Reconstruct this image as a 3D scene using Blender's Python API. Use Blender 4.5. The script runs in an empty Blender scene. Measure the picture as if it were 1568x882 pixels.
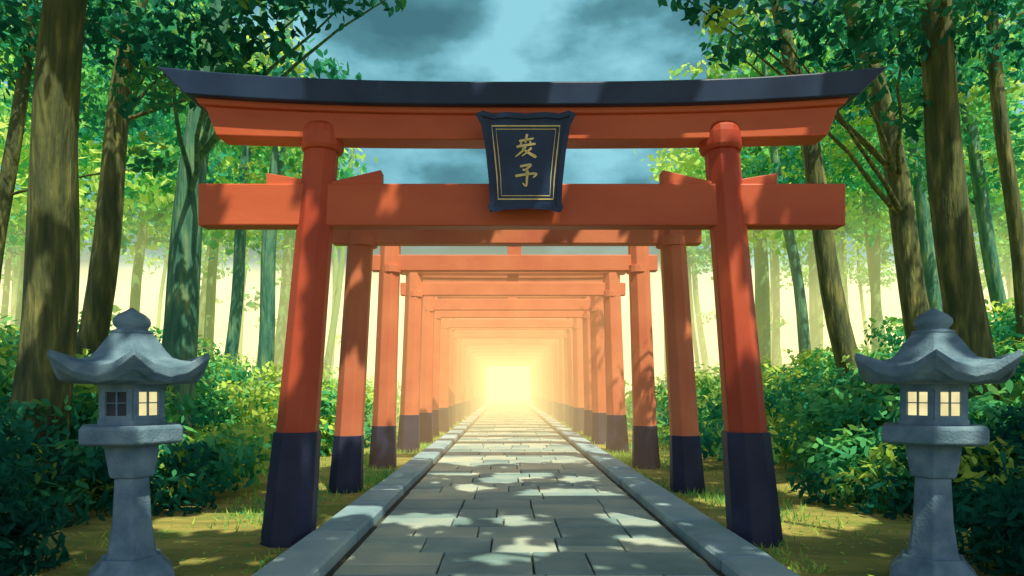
import bpy, math, random
import numpy as np
from mathutils import Vector
random.seed(7); rng=np.random.default_rng(7)
scene=bpy.context.scene
scene.view_settings.view_transform='Standard'
scene.view_settings.look='None'
scene.view_settings.exposure=0
COL=scene.collection

# ------------------------------------------------------------------ helpers
def empty(name,loc=(0,0,0)):
    o=bpy.data.objects.new(name,None); o.location=loc; COL.objects.link(o); return o
def mobj(name,verts,faces,mat,parent=None,smooth=False,bevel=0):
    me=bpy.data.meshes.new(name); me.from_pydata([tuple(v) for v in verts],[],faces); me.update()
    o=bpy.data.objects.new(name,me); COL.objects.link(o)
    if mat: me.materials.append(mat)
    if parent: o.parent=parent
    if smooth: me.polygons.foreach_set('use_smooth',[True]*len(me.polygons))
    if bevel:
        b=o.modifiers.new('bevel','BEVEL'); b.width=bevel; b.segments=2; b.limit_method='ANGLE'; b.angle_limit=0.5
    return o
def box(name,x0,x1,y0,y1,z0,z1,mat,parent=None,bevel=0.01):
    v=[(x0,y0,z0),(x1,y0,z0),(x1,y1,z0),(x0,y1,z0),(x0,y0,z1),(x1,y0,z1),(x1,y1,z1),(x0,y1,z1)]
    f=[(0,3,2,1),(4,5,6,7),(0,1,5,4),(1,2,6,5),(2,3,7,6),(3,0,4,7)]
    return mobj(name,v,f,mat,parent,bevel=bevel)
def loft(name,rings,mat,parent=None,smooth=False,bevel=0,caps=True):
    n=len(rings[0]); v=[p for r in rings for p in r]; f=[]
    for i in range(len(rings)-1):
        for j in range(n):
            a=i*n+j; b=i*n+(j+1)%n
            f.append((a,b,b+n,a+n))
    if caps:
        f.append(tuple(range(n-1,-1,-1))); f.append(tuple(range((len(rings)-1)*n,len(rings)*n)))
    return mobj(name,v,f,mat,parent,smooth,bevel)
def ring(cx,cy,z,r,n,rot=0):
    return [(cx+r*math.cos(rot+2*math.pi*k/n),cy+r*math.sin(rot+2*math.pi*k/n),z) for k in range(n)]

# ------------------------------------------------------------------ materials
def newmat(name):
    m=bpy.data.materials.new(name); m.use_nodes=True
    nt=m.node_tree; nt.nodes.clear(); return m,nt,nt.nodes,nt.links
def ramp(N,stops,interp='LINEAR'):
    r=N.new('ShaderNodeValToRGB'); r.color_ramp.interpolation=interp
    e=r.color_ramp.elements
    while len(e)<len(stops): e.new(0.5)
    for i,(p,c) in enumerate(stops):
        e[i].position=p; e[i].color=(*c,1)
    return r
def surf(name,stops,scale=3,detail=6,rough=0.7,bump=0.2,bscale=30,stretch=(1,1,1),island=0.0,interp='LINEAR',spec=0.3,distortion=0.0,bdist=0.02):
    m,nt,N,L=newmat(name)
    out=N.new('ShaderNodeOutputMaterial'); p=N.new('ShaderNodeBsdfPrincipled')
    tc=N.new('ShaderNodeTexCoord'); mp=N.new('ShaderNodeMapping'); mp.inputs['Scale'].default_value=stretch
    L.new(tc.outputs['Object'],mp.inputs[0])
    n1=N.new('ShaderNodeTexNoise'); n1.inputs['Scale'].default_value=scale; n1.inputs['Detail'].default_value=detail
    n1.inputs['Distortion'].default_value=distortion
    L.new(mp.outputs[0],n1.inputs['Vector'])
    r=ramp(N,stops,interp)
    fac=n1.outputs['Fac']
    if island>0:
        g=N.new('ShaderNodeNewGeometry')
        a=N.new('ShaderNodeMath'); a.operation='SUBTRACT'; L.new(g.outputs['Random Per Island'],a.inputs[0]); a.inputs[1].default_value=0.5
        b=N.new('ShaderNodeMath'); b.operation='MULTIPLY_ADD'; L.new(a.outputs[0],b.inputs[0]); b.inputs[1].default_value=island; L.new(fac,b.inputs[2]); fac=b.outputs[0]
    L.new(fac,r.inputs[0]); L.new(r.outputs[0],p.inputs['Base Color'])
    p.inputs['Roughness'].default_value=rough; p.inputs['Specular IOR Level'].default_value=spec
    n2=N.new('ShaderNodeTexNoise'); n2.inputs['Scale'].default_value=bscale; n2.inputs['Detail'].default_value=5
    L.new(mp.outputs[0],n2.inputs['Vector'])
    bp=N.new('ShaderNodeBump'); bp.inputs['Strength'].default_value=bump; bp.inputs['Distance'].default_value=bdist
    L.new(n2.outputs['Fac'],bp.inputs['Height']); L.new(bp.outputs[0],p.inputs['Normal'])
    L.new(p.outputs[0],out.inputs[0]); return m
def leafmat(name,stops,trans=0.35,noise=0.8):
    m,nt,N,L=newmat(name)
    out=N.new('ShaderNodeOutputMaterial')
    at=N.new('ShaderNodeAttribute'); at.attribute_name='tint'
    g=N.new('ShaderNodeNewGeometry')
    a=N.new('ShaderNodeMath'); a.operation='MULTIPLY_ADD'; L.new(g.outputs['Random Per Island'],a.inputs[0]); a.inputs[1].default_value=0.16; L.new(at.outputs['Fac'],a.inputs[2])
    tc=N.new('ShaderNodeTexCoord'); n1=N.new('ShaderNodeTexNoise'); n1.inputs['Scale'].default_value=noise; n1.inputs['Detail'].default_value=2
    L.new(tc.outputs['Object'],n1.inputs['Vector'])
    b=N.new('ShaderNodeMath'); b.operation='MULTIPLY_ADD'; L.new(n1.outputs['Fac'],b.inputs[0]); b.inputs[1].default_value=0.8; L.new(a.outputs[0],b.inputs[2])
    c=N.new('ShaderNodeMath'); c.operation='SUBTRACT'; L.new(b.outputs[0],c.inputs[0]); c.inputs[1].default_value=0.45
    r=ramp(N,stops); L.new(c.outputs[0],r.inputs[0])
    d=N.new('ShaderNodeBsdfDiffuse'); t=N.new('ShaderNodeBsdfTranslucent')
    L.new(r.outputs[0],d.inputs[0]); L.new(r.outputs[0],t.inputs[0])
    mx=N.new('ShaderNodeMixShader'); mx.inputs[0].default_value=trans
    if trans>0:
        L.new(d.outputs[0],mx.inputs[1]); L.new(t.outputs[0],mx.inputs[2]); L.new(mx.outputs[0],out.inputs[0])
    else: L.new(d.outputs[0],out.inputs[0])
    return m

verm=surf('vermilion_paint',[(0.25,(0.42,0.050,0.025)),(0.75,(0.64,0.12,0.048))],scale=1.6,rough=0.5,bump=0.12,bscale=18,stretch=(1,1,0.5))
verm_beam=surf('vermilion_beam_paint',[(0.25,(0.50,0.085,0.036)),(0.75,(0.70,0.15,0.06))],scale=1.6,rough=0.5,bump=0.12,bscale=18,stretch=(0.4,1,1))
verm_haze=surf('hazed_vermilion_paint',[(0.2,(0.56,0.14,0.07)),(0.8,(0.78,0.26,0.12))],scale=1.3,rough=0.6,bump=0.15,bscale=14)  # paler rear-gate paint: distance haze put into the colour
navy=surf('navy_lacquer',[(0.3,(0.011,0.027,0.07)),(0.75,(0.028,0.057,0.13))],scale=2.0,rough=0.42,bump=0.1,bscale=12)
sleeve=surf('black_base_paint',[(0.3,(0.02,0.026,0.06)),(0.75,(0.045,0.052,0.105))],scale=2.5,rough=0.55,bump=0.15,bscale=15)
plaquem=surf('plaque_lacquer',[(0.3,(0.01,0.03,0.085)),(0.75,(0.02,0.055,0.14))],scale=4,rough=0.4,bump=0.05)
gold=surf('gold_leaf',[(0.3,(0.75,0.55,0.19)),(0.7,(0.92,0.76,0.38))],scale=15,rough=0.4,bump=0.05)
granite=surf('lantern_granite',[(0.25,(0.08,0.155,0.22)),(0.5,(0.15,0.255,0.335)),(0.8,(0.27,0.39,0.46))],scale=6,rough=0.8,bump=0.45,bscale=50,detail=9)
slabm=surf('paving_stone',[(0.12,(0.16,0.27,0.27)),(0.4,(0.28,0.40,0.38)),(0.65,(0.42,0.50,0.42)),(0.95,(0.60,0.62,0.47))],scale=1.4,rough=0.75,bump=0.35,bscale=25,island=0.6,detail=9)
kerbm=surf('kerb_stone',[(0.2,(0.19,0.32,0.38)),(0.5,(0.30,0.45,0.50)),(0.85,(0.44,0.57,0.58))],scale=2.2,rough=0.8,bump=0.4,bscale=30,island=0.35,detail=9)
joint=surf('joint_soil',[(0.3,(0.04,0.06,0.05)),(0.7,(0.09,0.09,0.06))],scale=4,rough=0.95,bump=0.3)
groundm=surf('mossy_ground',[(0.25,(0.12,0.15,0.04)),(0.42,(0.26,0.25,0.06)),(0.52,(0.40,0.34,0.09)),(0.6,(0.24,0.27,0.06)),(0.8,(0.18,0.29,0.06))],scale=0.9,rough=0.95,bump=0.9,bscale=12,stretch=(0.5,1.3,1),detail=10,distortion=0.6,bdist=.05)
barkA=surf('bark_brown_dappled',[(0.3,(0.045,0.075,0.035)),(0.5,(0.10,0.12,0.048)),(0.58,(0.15,0.17,0.06)),(0.66,(0.25,0.25,0.085)),(0.8,(0.37,0.34,0.12))],scale=5,rough=0.9,bump=1.0,bscale=9,stretch=(1.8,1.8,0.28),detail=8,bdist=.06)  # lightest yellow stops paint sun dapples into the bark colour
barkB=surf('bark_green_dappled',[(0.3,(0.035,0.15,0.11)),(0.5,(0.08,0.24,0.155)),(0.6,(0.14,0.31,0.17)),(0.7,(0.26,0.40,0.17))],scale=5,rough=0.9,bump=1.0,bscale=9,stretch=(1.8,1.8,0.28),detail=8,bdist=.06)  # yellow-green top stop is painted dappled light on the bark
barkC=surf('bark_distant_hazed',[(0.3,(0.12,0.30,0.14)),(0.7,(0.26,0.40,0.15))],scale=2,rough=0.9,bump=0.3,stretch=(1,1,0.3))  # pale far trunks: aerial haze put into the base colour
leafD=leafmat('leaves_dark',[(0.0,(0.010,0.11,0.085)),(0.33,(0.025,0.20,0.125)),(0.58,(0.07,0.34,0.12)),(0.78,(0.42,0.62,0.10))])  # bright yellow stop paints sunlit leaves
leafM=leafmat('leaves_mid',[(0.0,(0.018,0.20,0.15)),(0.28,(0.045,0.35,0.18)),(0.55,(0.15,0.54,0.16)),(0.78,(0.58,0.76,0.14))],noise=0.6)  # yellow top stop again stands for sunlit leaves
leafL=leafmat('leaves_light',[(0.0,(0.03,0.32,0.20)),(0.33,(0.08,0.50,0.20)),(0.63,(0.28,0.72,0.18)),(0.95,(0.66,0.85,0.22))],trans=0.48,noise=0.3)  # far leaves paler for haze; top stop paints sunlit ones
leafC=leafmat('leaves_shade_canopy',[(0.0,(0.02,0.12,0.08)),(1.0,(0.10,0.3,0.09))],trans=0,noise=0.5)  # for the unseen canopy added to shade the forecourt

SD=Vector((0.24,-0.46,0.855)).normalized()   # towards the sun

def leaves(name,P,Nn,size,mat,tint,aspect=0.5,six=False,parent=None,jit=0.35):
    n=len(P)
    if n==0: return None
    nn=Nn+rng.normal(size=(n,3))*jit; nn/=np.linalg.norm(nn,axis=1)[:,None]+1e-9
    u=rng.normal(size=(n,3)); u[:,2]-=0.4
    u-=nn*np.sum(u*nn,axis=1)[:,None]; u/=np.linalg.norm(u,axis=1)[:,None]+1e-9
    v=np.cross(nn,u)
    s=(size*rng.uniform(0.65,1.3,n))[:,None]; w=s*aspect
    if six:
        pts=[P-u*s*.5, P-u*s*.2+v*w*.42-nn*s*.04, P+u*s*.15+v*w*.4-nn*s*.05, P+u*s*.55-nn*s*.1, P+u*s*.15-v*w*.4-nn*s*.05, P-u*s*.2-v*w*.42-nn*s*.04]
    else:
        pts=[P-u*s*.5, P+v*w*.5-u*s*.02, P+u*s*.5, P-v*w*.5-u*s*.02]
    k=len(pts)
    V=np.stack(pts,axis=1).reshape(-1,3).astype(np.float32)
    me=bpy.data.meshes.new(name)
    me.vertices.add(n*k); me.vertices.foreach_set('co',V.ravel())
    me.loops.add(n*k); me.loops.foreach_set('vertex_index',np.arange(n*k,dtype=np.int32))
    me.polygons.add(n); me.polygons.foreach_set('loop_start',np.arange(0,n*k,k,dtype=np.int32))
    try: me.polygons.foreach_set('loop_total',np.full(n,k,dtype=np.int32))
    except Exception: pass
    me.update(calc_edges=True)
    at=me.attributes.new('tint','FLOAT','FACE'); at.data.foreach_set('value',np.asarray(tint,dtype=np.float32))
    me.materials.append(mat)
    o=bpy.data.objects.new(name,me); COL.objects.link(o)
    if parent: o.parent=parent
    return o
def clumps(cl,dens,size,shell=0.6):
    P=[];Nn=[];T=[]
    for (x,y,z,rx,ry,rz,t) in cl:
        area=4*math.pi*((rx*ry+ry*rz+rx*rz)/3)
        n=max(12,int(area*dens/(size*size*0.5)))
        d=rng.normal(size=(n,3)); d/=np.linalg.norm(d,axis=1)[:,None]
        lump=1+0.18*np.sin(d[:,0]*5+x*3)+0.15*np.sin(d[:,2]*6+y*2)+0.12*np.sin(d[:,1]*7+z)
        r=(shell+(1-shell)*rng.random(n)**0.6)*lump
        P.append(np.stack([x+d[:,0]*r*rx,y+d[:,1]*r*ry,z+d[:,2]*r*rz],axis=1))
        Nn.append(d+np.array([0,0,0.35])); T.append(np.clip(t+0.22*d[:,2]*(r/1.0)+rng.normal(size=n)*0.03,0,1))  # tint lightens clump tops: light and shade put into leaf colour
    return np.concatenate(P),np.concatenate(Nn),np.concatenate(T)

# ------------------------------------------------------------------ ground, path
gx=400
mobj('ground',[(-gx,-60,0),(gx,-60,0),(gx,900,0),(-gx,900,0)],[(0,1,2,3)],groundm)
path=empty('stone_path')
mobj('joint_bed',[(-1.66,-4,0.012),(1.66,-4,0.012),(1.66,120,0.012),(-1.66,120,0.012)],[(0,1,2,3)],joint,path)
V=[];F=[]
def slab(x0,x1,y0,y1,z,c=0.008):
    b=len(V); q=min(x1-x0,y1-y0)*0.02
    j=[(random.uniform(0,q),random.uniform(0,q)) for _ in range(4)]
    for (a,zz) in ((0,0.013),(0,z-c),(c,z)):
        V.extend([(x0+a+j[0][0],y0+a+j[0][1],zz),(x1-a-j[1][0],y0+a+j[1][1],zz),(x1-a-j[2][0],y1-a-j[2][1],zz),(x0+a+j[3][0],y1-a-j[3][1],zz)])
    for l in (0,4):
        for jj in range(4):
            a=b+l+jj; d=b+l+(jj+1)%4; F.append((a,d,d+4,a+4))
    F.append((b+8,b+9,b+10,b+11))
y=-3.0
while y<118:
    rd=random.choice([0.42,0.5,0.6,0.72]) if y<40 else 0.9
    x=-1.52; g=0.004
    while x<1.52:
        w=random.uniform(0.42,0.95)
        if 1.52-(x+w)<0.3: w=1.52-x
        if rd>=0.6 and random.random()<0.35 and w>0.4:
            s=random.uniform(0.4,0.6)*rd
            slab(x+g,x+w-g,y+g,y+s-g,0.045+random.uniform(-.003,.003)); slab(x+g,x+w-g,y+s+g,y+rd-g,0.045+random.uniform(-.003,.003))
        else: slab(x+g,x+w-g,y+g,y+rd-g,0.045+random.uniform(-.004,.004))
        x+=w
    y+=rd
mobj('paving_slabs',V,F,slabm,path)
for sgn in (-1,1):
    V=[];F=[]; y=-3.0
    while y<118:
        l=random.uniform(1.2,1.9)
        xa,xb=sorted((sgn*1.59,sgn*2.03))
        slab(xa+random.uniform(-.008,.008),xb+random.uniform(-.01,.01),y+0.005,y+l-0.005,0.13+random.uniform(-.006,.006),0.025)
        y+=l
    mobj('kerb',V,F,kerbm,path)

# ------------------------------------------------------------------ torii gates
def pillar(parent,xb,xt,Y,zt,r0,r1,n,mat,zs,rs,name):
    f=lambda z: xb+(xt-xb)*z/zt
    rot=math.pi/8
    loft(name,[ring(f(z),Y,z,r0+(r1-r0)*(z/zt)**0.8,n,rot) for z in (zs-0.05,zs*1.6,zt*0.55,zt)],mat,parent,bevel=0.012)
    loft(name+'_base',[ring(f(z),Y,z,rs*(1-0.13*z/zs)+(0.0),n,rot) for z in (-0.05,0.03,zs*0.5,zs)],sleeve,parent,bevel=0.01)
G=6.67
t=empty('torii_gate')
pillar(t,-2.28,-1.94,G,3.98,0.225,0.165,8,verm,1.08,0.262,'pillar_1')
pillar(t, 2.28, 1.94,G,3.98,0.225,0.165,8,verm,1.08,0.262,'pillar_2')
for s in (-1,1):
    cx=s*1.945
    loft('collar',[ring(cx,G,z,r,20) for z,r in ((3.80,0.165),(3.805,0.19),(3.84,0.205),(3.96,0.205),(4.02,0.195),(4.06,0.16),(4.075,0.08))],verm,t,smooth=False,bevel=0.008)
def beam(name,parent,Y,hd,xt,xb,ztop,zbot,rise_t,rise_b,mat,ridge=0.0,p=2.6,nst=28,bev=0.012,flare=0.0):
    rings=[]
    for i in range(nst+1):
        s=-1+2*i/nst; a=abs(s)**p
        zt=ztop+rise_t*a; zb=zbot+rise_b*a; X1=s*xt; X0=s*xb; h=hd*(1+flare*a)
        r=[(X0,Y-h*0.93,zb),(X1,Y-h,zt)]
        if ridge: r.append((X1,Y,zt+ridge))
        r+=[(X1,Y+h,zt),(X0,Y+h*0.93,zb)]
        rings.append(r)
    return loft(name,rings,mat,parent,bevel=bev)
beam('kasagi_roof_beam',t,G,0.29,3.42,3.17,4.37,4.165,0.14,0.10,navy,ridge=0.09)
beam('kasagi_underboard',t,G,0.20,3.12,3.07,4.19,4.115,0.10,0.09,verm_beam)
beam('shimaki_lintel',t,G,0.145,3.03,2.93,4.13,3.885,0.075,0.04,verm_beam)
beam('nuki_tie_beam',t,G,0.105,3.12,3.12,3.475,3.07,0,0,verm_beam,nst=2,bev=0.016)
def wedge(xa,xb,za,zb):
    y0,y1=G-0.075,G+0.075; z=3.46
    v=[(xa,y0,z),(xb,y0,z),(xb,y0,zb),(xa,y0,za),(xa,y1,z),(xb,y1,z),(xb,y1,zb),(xa,y1,za)]
    mobj('kusabi_wedge',v,[(0,1,2,3),(7,6,5,4),(0,4,5,1),(1,5,6,2),(2,6,7,3),(3,7,4,0)],verm_beam,t,bevel=0.008)
wedge(-2.47,-2.08,3.585,3.52); wedge(-1.85,-1.36,3.50,3.615)
wedge(1.36,1.85,3.615,3.50); wedge(2.08,2.47,3.52,3.585)
box('gakuzuka_strut',-0.12,0.12,G-0.09,G+0.09,3.46,3.9,verm_beam,t)
pl=empty('name_plaque',(0.03,G-0.38,3.59)); pl.parent=t; pl.rotation_euler=(math.radians(7),0,0); pl.scale=(.96,1,.96)
def plate(name,pts,y0,y1,mat,bev=0.006):
    n=len(pts); v=[(x,y0,z) for x,z in pts]+[(x,y1,z) for x,z in pts]
    f=[tuple(range(n)),tuple(range(2*n-1,n-1,-1))]+[((i+1)%n,i,i+n,(i+1)%n+n) for i in range(n)]
    return mobj(name,v,f,mat,pl,bevel=bev)
out=[(-.355,-.455),(-.33,-.47),(-.22,-.445),(0,-.435),(.22,-.445),(.33,-.47),(.355,-.455),(.335,-.40),(.345,-.2),(.375,.1),(.42,.36),(.475,.455),(.43,.465),(.33,.435),(.2,.45),(0,.435),(-.2,.45),(-.33,.435),(-.43,.465),(-.475,.455),(-.42,.36),(-.375,.1),(-.345,-.2),(-.335,-.40)]
plate('board',out,0.0,0.06,plaquem,0.012)
def ribbon(name,pts,w,y0,y1,mat,closed=False,widths=None):
    n=len(pts); V=[];F=[]
    for i,(x,z) in enumerate(pts):
        if closed: a=pts[(i-1)%n]; b=pts[(i+1)%n]
        else: a=pts[max(0,i-1)]; b=pts[min(n-1,i+1)]
        dx,dz=b[0]-a[0],b[1]-a[1]; l=math.hypot(dx,dz) or 1; nx,nz=-dz/l,dx/l
        ww=(widths[i] if widths else w)/2
        V+=[(x+nx*ww,y0,z+nz*ww),(x-nx*ww,y0,z-nz*ww),(x-nx*ww,y1,z-nz*ww),(x+nx*ww,y1,z+nz*ww)]
    m=n if closed else n-1
    for i in range(m):
        a=i*4; b=((i+1)%n)*4
        for j in range(4): F.append((a+j,a+(j+1)%4,b+(j+1)%4,b+j))
    if not closed: F+= [(3,2,1,0),((n-1)*4,(n-1)*4+1,(n-1)*4+2,(n-1)*4+3)]
    return mobj(name,V,F,mat,pl)
sc=lambda k,kz:[(x*k,z*kz) for x,z in out]
ribbon('rim',sc(0.955,0.955),0.05,-0.02,0.01,plaquem,True)
q1=[(-.265,-.35),(.265,-.35),(.275,-.15),(.30,.1),(.325,.33),(-.325,.33),(-.30,.1),(-.275,-.15)]
ribbon('gold_border',q1,0.012,-0.006,0.004,gold,True)
ribbon('gold_border_thin',[(x*.88,z*.91) for x,z in q1],0.007,-0.005,0.004,gold,True)
def stroke(pts,w0,w1=None,mid=None):
    w1=w0 if w1 is None else w1; n=len(pts)
    P=[];W=[]
    for i in range(n-1):
        p0=pts[max(0,i-1)];p1=pts[i];p2=pts[i+1];p3=pts[min(n-1,i+2)]
        for k in range(5):
            u=k/5
            P.append(tuple(0.5*((2*p1[c])+(-p0[c]+p2[c])*u+(2*p0[c]-5*p1[c]+4*p2[c]-p3[c])*u*u+(-p0[c]+3*p1[c]-3*p2[c]+p3[c])*u**3) for c in (0,1)))
    P.append(pts[-1]); m=len(P)
    W=[1.2*(w0+(w1-w0)*i/(m-1))*(1 if i not in (0,m-1) else .6) for i in range(m)]
    ribbon('glyph_stroke',P,0,-0.010,0.003,gold,False,W)
stroke([(-.065,.19),(.0,.2),(.075,.215)],.018,.014)
stroke([(.012,.255),(.004,.215),(-.005,.175)],.02,.016)
stroke([(-.09,.135),(-.02,.15),(.095,.165)],.02,.016)
stroke([(-.04,.18),(-.055,.15)],.016,.01)
stroke([(.04,.19),(.05,.16)],.016,.01)
stroke([(.0,.15),(-.03,.10),(-.10,.045)],.022,.008)
stroke([(-.035,.125),(.02,.085),(.10,.04)],.012,.026)
stroke([(.055,.13),(.01,.085),(-.04,.05)],.018,.008)
# lower character: short roof stroke, long bar, hooked stem
stroke([(-.055,-.045),(.0,-.035),(.05,-.03),(.0,-.075)],.016,.018)
stroke([(-.03,-.075),(.02,-.085)],.018,.014)
stroke([(-.10,-.135),(-.02,-.122),(.10,-.112),(.07,-.15)],.022,.012)
stroke([(.015,-.08),(.012,-.15),(.004,-.225),(-.03,-.20)],.024,.010)
for xx in (-.27,.27):
    box('bracket',xx-.03,xx+.03,0.06,0.27,-0.42,-0.36,verm,pl,0.004); box('bracket',xx-.03,xx+.03,0.06,0.25,0.30,0.36,verm,pl,0.004)

def rear(Y,xb,xt,top,nuk,kx,nx,zs,r=0.215,strut=True,cap=navy):
    g=empty('torii_gate'); zt=top-0.1
    for s,nm in ((-1,'pillar_1'),(1,'pillar_2')):
        pillar(g,s*xb,s*xt,Y,zt,r,r*0.82,8,verm_haze,zs,r*1.13,nm)
        loft('collar',[ring(s*xt,Y,z,rr,16) for z,rr in ((nuk-.34,.18),(nuk-.33,.215),(nuk-.2,.215),(nuk-.19,.18))],verm_haze,g)
    beam('kasagi_beam',g,Y,0.2,kx,kx-.05,top,top-0.26,0.03,0.02,verm_haze,nst=8)
    beam('kasagi_cap',g,Y,0.25,kx+.05,kx+.02,top+.07,top+.004,0.03,0.03,cap,nst=8,ridge=0.04)
    box('nuki_beam',-nx,nx,Y-.1,Y+.1,nuk-0.3,nuk,verm_haze,g,0.014)
    if strut: box('strut',-.13,.13,Y-.09,Y+.09,nuk-0.01,top-0.25,verm_haze,g)
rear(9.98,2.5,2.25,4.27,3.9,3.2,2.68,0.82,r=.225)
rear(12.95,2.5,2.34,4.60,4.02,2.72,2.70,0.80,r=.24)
rear(16.2,2.48,2.33,4.46,4.0,2.72,2.66,0.88,cap=verm_haze,r=.25)
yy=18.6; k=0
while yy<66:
    rear(yy,2.44+0.05*math.sin(k*2.1),2.31+0.04*math.sin(k*1.7),4.46+0.06*math.sin(k*1.3),3.93+0.07*math.sin(k*2.7),2.74,2.66,0.85,r=0.26,cap=verm_haze)
    yy+=2.25+0.3*math.sin(k*1.9); k+=1

# ------------------------------------------------------------------ stone lanterns
def emis(name,c,s):
    m,nt,N,L=newmat(name); o=N.new('ShaderNodeOutputMaterial'); e=N.new('ShaderNodeEmission')
    tc=N.new('ShaderNodeTexCoord'); n=N.new('ShaderNodeTexNoise'); n.inputs['Scale'].default_value=9
    r=ramp(N,[(0.3,tuple(x*.75 for x in c)),(0.7,c)]); L.new(tc.outputs['Object'],n.inputs['Vector']); L.new(n.outputs['Fac'],r.inputs[0]); L.new(r.outputs[0],e.inputs[0])
    e.inputs[1].default_value=s; L.new(e.outputs[0],o.inputs[0]); return m
litm=emis('lit_paper_window',(1.0,0.86,0.42),1.05)
darkm=surf('unlit_window',[(0.3,(0.03,0.04,0.05)),(0.7,(0.06,0.075,0.09))],scale=6,rough=0.6,bump=0.05)
def lantern(X,Y,darkfaces,rz=0):
    L0=empty('stone_lantern',(X,Y,0)); L0.rotation_euler=(0,0,rz)
    def hx(name,prof,bev=0.012,n=6):
        return loft(name,[ring(0,0,z,r,n) for z,r in prof],granite,L0,bevel=bev)
    hx('base',[(-.05,.33),(.10,.33),(.13,.31),(.20,.245),(.235,.23)])
    hx('shaft',[(.225,.20),(.27,.185),(.5,.15),(.80,.135),(.835,.135)],0.014)
    hx('neck',[(.832,.165),(.86,.175),(1.02,.205),(1.085,.205)])
    hx('platform',[(1.082,.33),(1.10,.39),(1.20,.39),(1.228,.375)])
    R=.25; ap=R*math.cos(math.pi/6)
    hx('firebox_floor',[(1.225,R+.01),(1.27,R+.01)],0.005)
    hx('firebox_top',[(1.50,R+.01),(1.56,R+.01)],0.005)
    for k in range(6):
        a=math.pi/6+k*math.pi/3
        ux,uy=-math.sin(a),math.cos(a); nx,ny=math.cos(a),math.sin(a)
        def ob(name,u0,u1,d0,d1,z0,z1,mat):
            v=[]
            for z in (z0,z1):
                for (u,d) in ((u0,d0),(u1,d0),(u1,d1),(u0,d1)):
                    v.append((nx*(ap+d)+ux*u,ny*(ap+d)+uy*u,z))
            mobj(name,v,[(0,1,2,3),(7,6,5,4),(4,5,1,0),(5,6,2,1),(6,7,3,2),(7,4,0,3)],mat,L0)
        w=.078
        ob('wall',-R/2+.004,-w,-.04,0,1.27,1.50,granite); ob('wall',w,R/2-.004,-.04,0,1.27,1.50,granite)
        ob('sill',-w,w,-.04,-.002,1.27,1.30,granite); ob('lintel',-w,w,-.04,-.002,1.475,1.50,granite)
        ob('window_pane',-w,w,-.032,-.026,1.30,1.475,darkm if k in darkfaces else litm)
        ob('mullion',-.005,.005,-.025,-.008,1.30,1.475,granite)
        ob('mullion',-w,w,-.0245,-.009,1.39,1.398,granite)
    levels=[((1.53,.24),(1.53,.22)),((1.56,.45),(1.535,.38)),((1.64,.54),(1.54,.45)),((1.735,.60),(1.585,.485)),((1.775,.585),(1.655,.475)),((1.705,.47),(1.69,.39)),((1.715,.38),(1.71,.31)),((1.735,.31),(1.73,.27)),((1.78,.265),(1.78,.235)),((1.85,.215),(1.85,.19)),((1.915,.16),(1.915,.14))]
    rings=[]
    for (zv,rv),(zm,rm) in levels:
        r=[]
        for k in range(6):
            a0=k*math.pi/3
            for q in range(4):
                u=q/4; a=a0+u*math.pi/3; ww=abs(2*u-1)**2.2
                r.append(((rm+(rv-rm)*ww)*math.cos(a),(rm+(rv-rm)*ww)*math.sin(a),zm+(zv-zm)*ww))
        rings.append(r)
    loft('roof',rings,granite,L0,bevel=0.006)
    loft('finial',[ring(0,0,z,r,20) for z,r in ((1.905,.10),(1.91,.14),(1.935,.145),(1.945,.115),(1.955,.10),(1.975,.122),(2.0,.132),(2.03,.125),(2.06,.095),(2.08,.06),(2.095,.035),(2.115,.008))],granite,L0,smooth=True)
lantern(-3.0,5.2,{4}); lantern(3.10,5.2,set())

# ------------------------------------------------------------------ trees
def tube(V,F,pts,rad,n=12,wob=0.06):
    b=len(V); m=len(pts)
    ph=random.uniform(0,6)
    for i,(p,r) in enumerate(zip(pts,rad)):
        a=Vector(pts[max(0,i-1)]); c=Vector(pts[min(m-1,i+1)]); d=(c-a).normalized()
        u=d.cross(Vector((0.2,1,0.1))).normalized(); w=d.cross(u)
        for k in range(n):
            th=2*math.pi*k/n; rr=r*(1+wob*math.sin(3*th+ph+i*.4)+wob*.6*math.sin(5*th+i))
            q=Vector(p)+u*math.cos(th)*rr+w*math.sin(th)*rr; V.append(tuple(q))
    for i in range(m-1):
        for k in range(n):
            a=b+i*n+k; c=b+i*n+(k+1)%n; F.append((a,c,c+n,a+n))
def tree(name,xb,Y,slope,r0,r1,H,bark,lmat,crown,lsize=0.16,dens=0.8,limbs=4,curve=0.0,flare=1.35):
    T=empty(name)
    V=[];F=[]; N=16; pts=[];rad=[]
    for i in range(N+1):
        z=-0.1+(H+.1)*i/N; u=i/N
        pts.append((xb+slope*z+curve*math.sin(u*math.pi)*1.0+0.07*math.sin(z*0.9+xb),Y+0.05*math.sin(z*.7),z))
        rad.append((r0+(r1-r0)*min(1,u*H/8.5))*(1+(flare-1)*math.exp(-z*1.6))*(1-0.5*max(0,(u*H-8.5)/max(.1,H-8.5)) if H>8.5 else 1))
    tube(V,F,pts,rad)
    for c in crown[:limbs]:
        z0=min(H-0.6,max(4.2,c[2]-random.uniform(.3,1.0))); i=int(z0/H*N); p0=Vector(pts[i]); p1=Vector(c[:3])
        L=[];R=[]
        for k in range(6):
            u=k/5; q=p0.lerp(p1,u); q.z+=0.35*math.sin(u*math.pi)*(.5); q.x+=random.uniform(-.06,.06)
            L.append(tuple(q)); R.append(max(.01,rad[i]*.24*(1-u*.85)))
        tube(V,F,L,R,7)
    mobj('trunk',V,F,bark,T,smooth=True)
    P,Nn,Tt=clumps(crown,dens,lsize)
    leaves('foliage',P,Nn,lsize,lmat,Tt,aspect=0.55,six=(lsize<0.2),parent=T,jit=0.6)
    return T
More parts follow.
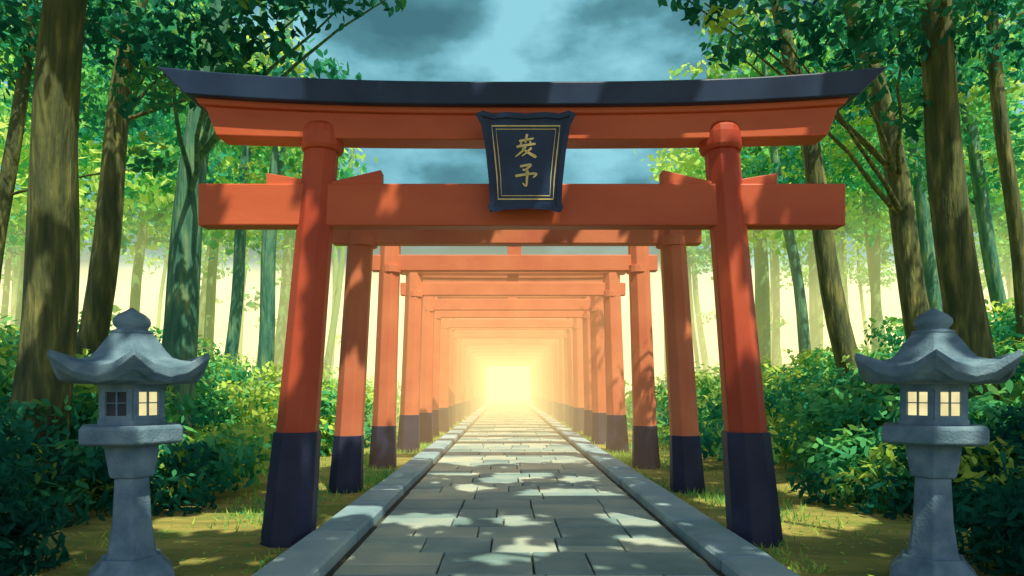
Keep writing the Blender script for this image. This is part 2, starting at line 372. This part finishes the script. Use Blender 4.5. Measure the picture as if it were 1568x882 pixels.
def crown_rand(cx,cy,zc,sx,sy,sz,n,r,t0=0.3,t1=0.6):
    o=[]
    for i in range(n):
        rr=r*random.uniform(.6,1.25)
        o.append((cx+random.gauss(0,sx),cy+random.gauss(0,sy),zc+random.gauss(0,sz),rr*1.25,rr*1.1,rr*.62,random.uniform(t0,t1)))
    return o
tree('cedar_tree',-6.46,9,0.085,.36,.20,10.5,barkA,leafD,
  crown_rand(-6.6,9.4,8.4,1.2,.8,.5,8,.8,.2,.45)+[(-6.8,8.8,6.3,.5,.4,.3,.3),(-7.4,9.2,5.7,.45,.4,.3,.35)],dens=.55)
tree('maple_tree',-6.24,12,0.123,.33,.17,11,barkB,leafD,
  [(-4.9,9.6,6.4,.85,.6,.4,.28),(-4.1,9.4,6.3,.75,.5,.42,.22),(-3.5,9.3,6.45,.6,.4,.34,.3),(-2.95,9.3,6.58,.5,.3,.22,.3),(-2.3,9.2,6.72,.42,.3,.15,.35),(-1.75,9.2,6.78,.34,.25,.12,.4),(-3.9,9.3,5.85,.45,.3,.25,.36),(-3.2,9.2,6.05,.3,.25,.15,.4),(-5.4,9.8,5.8,.5,.4,.4,.38),(-5.9,10.2,6.8,.8,.5,.4,.3),(-4.7,9.5,5.55,.35,.3,.2,.45),(-4.6,9.5,7.2,1.2,.7,.4,.25),(-3.2,9.4,7.1,1.0,.6,.3,.25),(-5.6,10.4,5.0,.35,.3,.3,.4),(-3.6,9.0,6.72,.25,.2,.1,.95)],dens=.62,limbs=6,lsize=.17)
tree('cedar_tree',-7.84,12,0.15,.27,.15,11,barkA,leafM,crown_rand(-7.2,12.2,8.4,1.2,.8,.9,11,.8,.1,.45),dens=.5,lsize=.18)
tree('cedar_tree',-8.47,20,0.09,.2,.14,13,barkB,leafM,crown_rand(-8.0,20.5,11.0,1.5,1,1.6,12,1.1,.3,.7),dens=.5,lsize=.24)
tree('cedar_tree',-6.77,18,0.078,.22,.16,13,barkB,leafM,crown_rand(-6.8,18.5,9.6,1.1,1,1.3,11,.9,.35,.75),dens=.5,lsize=.24)
tree('cedar_tree',-11.2,14,0.143,.17,.12,11,barkA,leafM,crown_rand(-10,14.2,8.2,1.4,.8,1.4,12,.9,.1,.45),dens=.5,lsize=.2)
tree('cedar_tree',6.87,10,-0.112,.30,.18,10.5,barkA,leafD,
  crown_rand(6.4,10.2,8.7,1.2,.8,.5,8,.8,.2,.45)+[(7.3,10,6.6,.5,.4,.3,.3)],dens=.55)
tree('maple_tree',8.17,13,-0.215,.28,.15,11,barkA,leafD,
  [(5.5,9.8,6.7,.9,.6,.45,.3),(4.5,9.6,6.45,.8,.5,.4,.35),(3.6,9.4,6.45,.7,.5,.32,.3),(2.9,9.3,6.15,.45,.3,.2,.4),(2.6,9.3,6.75,.5,.4,.2,.3),(2.1,9.2,6.85,.35,.3,.1,.35),(6.3,10.2,6.6,.7,.5,.4,.35),(5.0,9.8,5.9,.45,.4,.3,.45),(6.0,10.2,5.6,.5,.4,.35,.4),(4.3,9.5,7.2,1.2,.7,.4,.3),(6.7,10.3,7.3,1.2,.7,.4,.3),(2.7,9.1,6.42,.3,.25,.13,.95)],dens=.62,limbs=6,lsize=.17,curve=.25)
tree('cedar_tree',7.85,15,-0.193,.27,.17,12,barkA,leafM,crown_rand(7.0,15.3,9.8,1.2,.8,1.2,10,.9,.3,.65),dens=.5,lsize=.2,curve=-.1)
tree('cedar_tree',9.9,22,-0.15,.2,.14,13,barkB,leafM,crown_rand(9.0,22.5,11.5,1.5,1,1.6,12,1.1,.4,.75),dens=.5,lsize=.26)
tree('cedar_tree',13.1,20,-0.165,.22,.16,13,barkB,leafM,crown_rand(11.5,20.5,10.5,1.8,1,1.8,13,1.1,.25,.6),dens=.5,lsize=.26)
tree('cedar_tree',10.77,14,-0.107,.17,.12,11,barkA,leafM,crown_rand(9.9,14.3,8.6,1.3,.8,1.2,12,.9,.1,.45),dens=.5,lsize=.2)
tree('cedar_tree',12.9,17,-0.198,.19,.14,12,barkB,leafM,crown_rand(11.4,17.3,9.0,1.5,.8,1.5,11,1.0,.25,.6),dens=.5,lsize=.22)

# distant forest (one mass)
DF=empty('distant_forest'); V=[];F=[]; cl=[]; cl2=[]
def okc(X,Y,z): 
    q=abs(X)/Y; return q>0.21+0.9*max(0,(z-1.5)/Y-0.33)
for i in range(66):
    Y=random.uniform(24,60); side=random.choice((-1,1)); X=side*random.uniform(5.2+0.10*Y,8+Y*0.72)
    H=random.uniform(12,18); s=-side*random.uniform(0.02,.12); r=random.uniform(.15,.32)
    tube(V,F,[(X+s*z+.1*math.sin(z*.5+i),Y,z) for z in (0,3,6,9,12,H)],[r*1.2,r,r*.9,r*.8,r*.7,r*.4],8)
    for c in range(6):
        rr=random.uniform(.9,2.0); cx,cy,cz=X+random.gauss(0,1.8),Y+random.gauss(0,1),7+Y*.06+random.uniform(0,8)
        if okc(abs(cx)-rr,cy,cz): cl.append((cx,cy,cz,rr*1.3,rr,rr*.7,random.uniform(.1,.95)))
    if random.random()<.6:
        rr=random.uniform(.4,.9); cl.append((X+random.gauss(0,1),Y+random.gauss(0,1),random.uniform(4.5,8.5),rr*1.2,rr,rr*.7,random.uniform(.3,.8)))
for i in range(430):
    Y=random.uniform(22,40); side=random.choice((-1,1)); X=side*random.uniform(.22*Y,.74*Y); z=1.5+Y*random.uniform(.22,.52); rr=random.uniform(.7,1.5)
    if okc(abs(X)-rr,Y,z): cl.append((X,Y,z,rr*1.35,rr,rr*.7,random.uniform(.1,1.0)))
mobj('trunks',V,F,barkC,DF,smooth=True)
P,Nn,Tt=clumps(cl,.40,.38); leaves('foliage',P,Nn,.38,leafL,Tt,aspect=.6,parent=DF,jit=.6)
for i in range(190):
    Y=random.uniform(19,60); side=random.choice((-1,1)); X=side*random.uniform(4.6+0.02*Y,7+Y*0.72); rr=random.uniform(.7,1.5)
    h=min(4.2,.9+abs(X)*.15)*random.uniform(.6,1.15)
    cl2.append((X,Y,h*.45,rr*1.2,rr,h*.6,random.uniform(.1,.8)))
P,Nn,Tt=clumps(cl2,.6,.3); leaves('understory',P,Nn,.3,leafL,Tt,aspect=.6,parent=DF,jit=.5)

def bank(side):
    c=[]
    for i in range(120):
        Y=random.uniform(9.0,19); xi=3.6+max(0,(12-Y))*0.12; X=xi+random.random()**0.9*(Y*0.78-xi+1.0)
        top=0.9+0.23*(X-3.6)+0.07*(Y-9); top=min(top,3.4)*random.uniform(.75,1.12)
        r=random.uniform(.45,.8); n=max(1,int(top/.6))
        for k in range(n):
            z=(k+.5)*top/n; c.append((side*X+random.gauss(0,.15),Y+random.gauss(0,.15),z,r,r*.9,r*.62,min(1,.10+.42*random.random()+.02*(Y-9)+(.45 if random.random()<.14 else 0))))  # random high tint paints sunlit yellow patches on the bushes
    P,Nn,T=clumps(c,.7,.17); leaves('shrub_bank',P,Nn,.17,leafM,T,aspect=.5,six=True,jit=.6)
    c=[]
    for i in range(38):
        X=random.uniform(3.9,8.0); Y=random.uniform(7.6,9.2) if X<5.5 else random.uniform(6.6,8.6)
        top=(0.65+0.27*(X-3.9))*random.uniform(.75,1.15); r=random.uniform(.32,.5)
        for k in range(max(1,int(top/.4))):
            c.append((side*X+random.gauss(0,.1),Y+random.gauss(0,.1),.2+k*.4,r,r*.9,r*.7,.06+.3*random.random()+(.5 if random.random()<.16 else 0)))  # occasional high tint: painted sun patches on the lower shrubs
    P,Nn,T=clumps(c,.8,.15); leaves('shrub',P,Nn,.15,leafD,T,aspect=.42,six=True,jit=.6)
    c=[]
    for i in range(26):
        X=random.uniform(3.75,5.2); Y=random.uniform(4.6,6.2); X=max(X,3.35+Y*.08)
        top=(0.6+0.5*(X-3.7))*random.uniform(.8,1.2); r=random.uniform(.22,.36)
        for k in range(max(1,int(top/.3))):
            c.append((side*X,Y,.15+k*.3,r,r,r*.75,.0+.15*random.random()))
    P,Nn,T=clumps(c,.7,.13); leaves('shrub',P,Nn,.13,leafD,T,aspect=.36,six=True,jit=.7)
bank(-1); bank(1)

n=34000
side=rng.choice([-1,1],n); Yg=rng.uniform(5.5,38,n); Xg=side*(2.1+np.abs(rng.normal(size=n))*0.9+0.02)
keep=(np.sin(Xg*3.1+Yg*1.3)+np.sin(Yg*.9-Xg*2)+rng.normal(size=n)*.6+0.08*(Yg-9))>0.35
Xg,Yg=Xg[keep],Yg[keep]; n=len(Xg)
hh=rng.uniform(.04,.12,n)*np.clip(Yg/9,.5,1.1); P=np.stack([Xg,Yg,hh*.4],axis=1)
b=P.copy(); b[:,2]=0; ang=rng.uniform(0,math.pi,n); wv=np.stack([np.cos(ang),np.sin(ang),0*ang],1)*.010
tip=b+np.stack([rng.normal(size=n)*.03,rng.normal(size=n)*.03,hh],1)
Vv=np.stack([b-wv,b+wv,tip],1).reshape(-1,3)
me=bpy.data.meshes.new('grass'); me.from_pydata(Vv.tolist(),[],[(3*i,3*i+1,3*i+2) for i in range(n)])
at=me.attributes.new('tint','FLOAT','FACE'); at.data.foreach_set('value',rng.uniform(.4,.85,n).astype(np.float32))
me.materials.append(leafM); o=bpy.data.objects.new('grass',me); COL.objects.link(o)
n=900; sd=rng.choice([-1,1],n); P=np.stack([sd*rng.uniform(2.1,5,n),rng.uniform(5,14,n),np.full(n,.012)],1)
leaves('fallen_leaves',P,np.tile(np.array([0,0,1.]),(n,1)),.06,leafM,rng.uniform(.3,1,n),aspect=.5,six=True,jit=.12)

# ------------------------------------------------------------------ unseen canopy added overhead to shade the forecourt, with gaps for sun spots
spots=[((0.0,6.1,0.05),.17),((-1.15,7.6,0.05),.25),((-0.8,7.5,.05),.22),((0.45,9.3,.05),.36),((0.85,9.5,.05),.34),((1.25,9.1,.05),.28),((.7,8.8,.05),.19),((1.25,7.6,.05),.26),((-0.7,10.1,.05),.18),((-.1,7.5,.05),.16),((1.1,6.6,.05),.13),((-.25,10.9,.05),.26),((-1.85,7.7,.13),.22),((-1.75,9.0,.13),.2),((-.75,8.7,.05),.16),((.2,11.6,.05),.32),((-1.0,11.8,.05),.27),((1.0,11.0,.05),.2),
 ((-2.62,6.4,4.46),.2),((-2.35,6.4,4.40),.13),((-2.2,6.4,4.37),.08),((2.60,6.4,4.44),.19),((2.35,6.4,4.40),.12),
 ((-6.0,8.7,4.7),.34),((-6.1,8.7,5.2),.2),((-6.3,8.7,2.6),.18),((6.5,9.8,4.6),.24),((7.4,12.7,4.7),.34),((-2.72,5.0,1.68),.2),((3.0,5.0,1.7),.08),((-3.3,7.9,0),.42),((-3.0,7.5,0),.26),((-3.7,7.6,0),.3),((3.15,7.7,0),.4),((3.7,8.0,0),.32),((2.9,7.2,0),.18),((-4.9,9.4,1.0),.5),((-4.4,8.6,.6),.3),((4.8,9.4,1.2),.6),((5.3,9.6,1.0),.5),((4.6,8.6,.8),.3),((-2.85,5.2,.9),.12),((3.0,5.1,.9),.1),((2.7,9.0,0),.22),((-2.8,10.5,0),.3),((-6.9,8.2,1.2),.3),((6.4,9,1.6),.35)]
n=24500
P=np.stack([rng.uniform(-9,13,n),rng.uniform(-7,7.4,n),rng.uniform(9.6,11.2,n)],1)
keep=np.ones(n,bool); d=np.array(SD)
for (pt,r) in spots:
    w=P-np.array(pt); tt=w@d; dist=np.linalg.norm(w-tt[:,None]*d,axis=1)
    keep&=~((dist<r+.14))  # foliage cut away along sun rays so light lands on these points
P=P[keep]; n=len(P)
half=P[:,0]<2.0
for nm,sel,tx in (('added_shade_canopy',half,-7.5),('added_shade_canopy',~half,9.5)):
    T=empty(nm); V=[];F=[]
    tube(V,F,[(tx,-2,-.1),(tx+.1,-2,2),(tx,-2,5),(tx*.97,-1.9,8),(tx*.95,-1.8,10.6)],[.6,.42,.38,.3,.15],14)
    for k in range(7):
        ex=tx+(-1 if tx>0 else 1)*random.uniform(2,8); ey=random.uniform(-6,7)
        tube(V,F,[(tx*.98,-1.9,7.5),((tx+ex)/2,(ey-2)/2,9.3),(ex,ey,10.6)],[.14,.07,.03],8)
    mobj('trunk',V,F,barkA,T,smooth=True)
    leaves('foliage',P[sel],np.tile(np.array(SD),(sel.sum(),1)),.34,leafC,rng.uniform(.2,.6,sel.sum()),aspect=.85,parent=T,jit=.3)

# ------------------------------------------------------------------ glowing haze boxes: emission stands in for scattered sunlight
def glow_mist(name,x0,x1,y0,y1,z0,z1,dens,c):
    m,nt,N,L=newmat(name+'_volume'); o=N.new('ShaderNodeOutputMaterial')
    a=N.new('ShaderNodeVolumeAbsorption'); a.inputs[0].default_value=(0,0,0,1); a.inputs[1].default_value=dens
    e=N.new('ShaderNodeEmission'); e.inputs[0].default_value=(*c,1); e.inputs[1].default_value=dens
    s=N.new('ShaderNodeAddShader'); L.new(a.outputs[0],s.inputs[0]); L.new(e.outputs[0],s.inputs[1]); L.new(s.outputs[0],o.inputs['Volume'])
    try: m.cycles.homogeneous_volume=True
    except Exception: pass
    ob=box(name,x0,x1,y0,y1,z0,z1,m,None,0); return ob
glow_mist('glow_mist',-90,90,20.5,66,-0.5,7.5,.018,(1.35,1.25,.50))
glow_mist('glow_mist',-90,90,67,140,-0.5,14,.08,(1.6,1.5,.85))
glow_mist('glow_mist',-2.6,2.6,11.5,66.5,-0.5,4.3,.016,(2.0,1.25,.50))

# ------------------------------------------------------------------ world
w=bpy.data.worlds.new('World'); scene.world=w; w.use_nodes=True
nt=w.node_tree; N=nt.nodes; L=nt.links; N.clear()
out=N.new('ShaderNodeOutputWorld')
sky=N.new('ShaderNodeTexSky'); sky.sky_type='NISHITA'; sky.sun_disc=False
sky.sun_elevation=math.asin(SD.z); sky.sun_rotation=math.atan2(SD.x,SD.y)
sky.air_density=1.0; sky.dust_density=3.0
bg=N.new('ShaderNodeBackground'); bg.inputs[1].default_value=0.15
L.new(sky.outputs[0],bg.inputs[0])
tc=N.new('ShaderNodeTexCoord'); sep=N.new('ShaderNodeSeparateXYZ'); L.new(tc.outputs['Generated'],sep.inputs[0])
mp=N.new('ShaderNodeMapping'); mp.inputs['Scale'].default_value=(1.0,1.0,2.1); mp.inputs['Location'].default_value=(0.3,0.0,0.2); L.new(tc.outputs['Generated'],mp.inputs[0])
cn=N.new('ShaderNodeTexNoise'); cn.inputs['Scale'].default_value=4.4; cn.inputs['Detail'].default_value=6; cn.inputs['Roughness'].default_value=.5; L.new(mp.outputs[0],cn.inputs['Vector'])
cr=ramp(N,[(0.40,(0.30,0.68,0.78)),(0.48,(0.17,0.46,0.54)),(0.525,(0.10,0.30,0.35)),(0.62,(0.055,0.18,0.22))]); L.new(cn.outputs['Fac'],cr.inputs[0])
cb=N.new('ShaderNodeBackground'); cb.inputs[1].default_value=1.0; L.new(cr.outputs[0],cb.inputs[0])
mr=N.new('ShaderNodeMapRange'); mr.inputs[1].default_value=-0.1; mr.inputs[2].default_value=0.45; mr.inputs[3].default_value=0; mr.inputs[4].default_value=.95; L.new(sep.outputs['Y'],mr.inputs[0])
m1=N.new('ShaderNodeMixShader'); L.new(mr.outputs[0],m1.inputs[0]); L.new(bg.outputs[0],m1.inputs[1]); L.new(cb.outputs[0],m1.inputs[2])
gl=N.new('ShaderNodeBackground'); gl.inputs[0].default_value=(1.0,.98,.55,1); gl.inputs[1].default_value=1.2
ge=N.new('ShaderNodeMapRange'); ge.interpolation_type='SMOOTHSTEP'; ge.inputs[1].default_value=0.05; ge.inputs[2].default_value=0.2; ge.inputs[3].default_value=1; ge.inputs[4].default_value=0; L.new(sep.outputs['Z'],ge.inputs[0])
gy=N.new('ShaderNodeMapRange'); gy.inputs[1].default_value=0.0; gy.inputs[2].default_value=0.6; L.new(sep.outputs['Y'],gy.inputs[0])
gm=N.new('ShaderNodeMath'); gm.operation='MULTIPLY'; L.new(ge.outputs[0],gm.inputs[0]); L.new(gy.outputs[0],gm.inputs[1])
m2=N.new('ShaderNodeMixShader'); L.new(gm.outputs[0],m2.inputs[0]); L.new(m1.outputs[0],m2.inputs[1]); L.new(gl.outputs[0],m2.inputs[2])
L.new(m2.outputs[0],out.inputs[0])

sl=bpy.data.lights.new('sun','SUN'); sl.energy=5.0; sl.angle=math.radians(0.5); sl.color=(1.0,.93,.70)
so=bpy.data.objects.new('sun',sl); COL.objects.link(so); so.rotation_euler=SD.to_track_quat('Z','Y').to_euler(); so.location=(5,-10,25)

cam=bpy.data.cameras.new('camera'); co=bpy.data.objects.new('camera',cam); COL.objects.link(co)
co.location=(-0.145,0,1.5); co.rotation_euler=(math.radians(90),0,0); cam.lens=24; cam.sensor_width=36
cam.shift_y=154/1568; cam.shift_x=8/1568; cam.clip_end=2000; cam.clip_start=.05
scene.camera=co
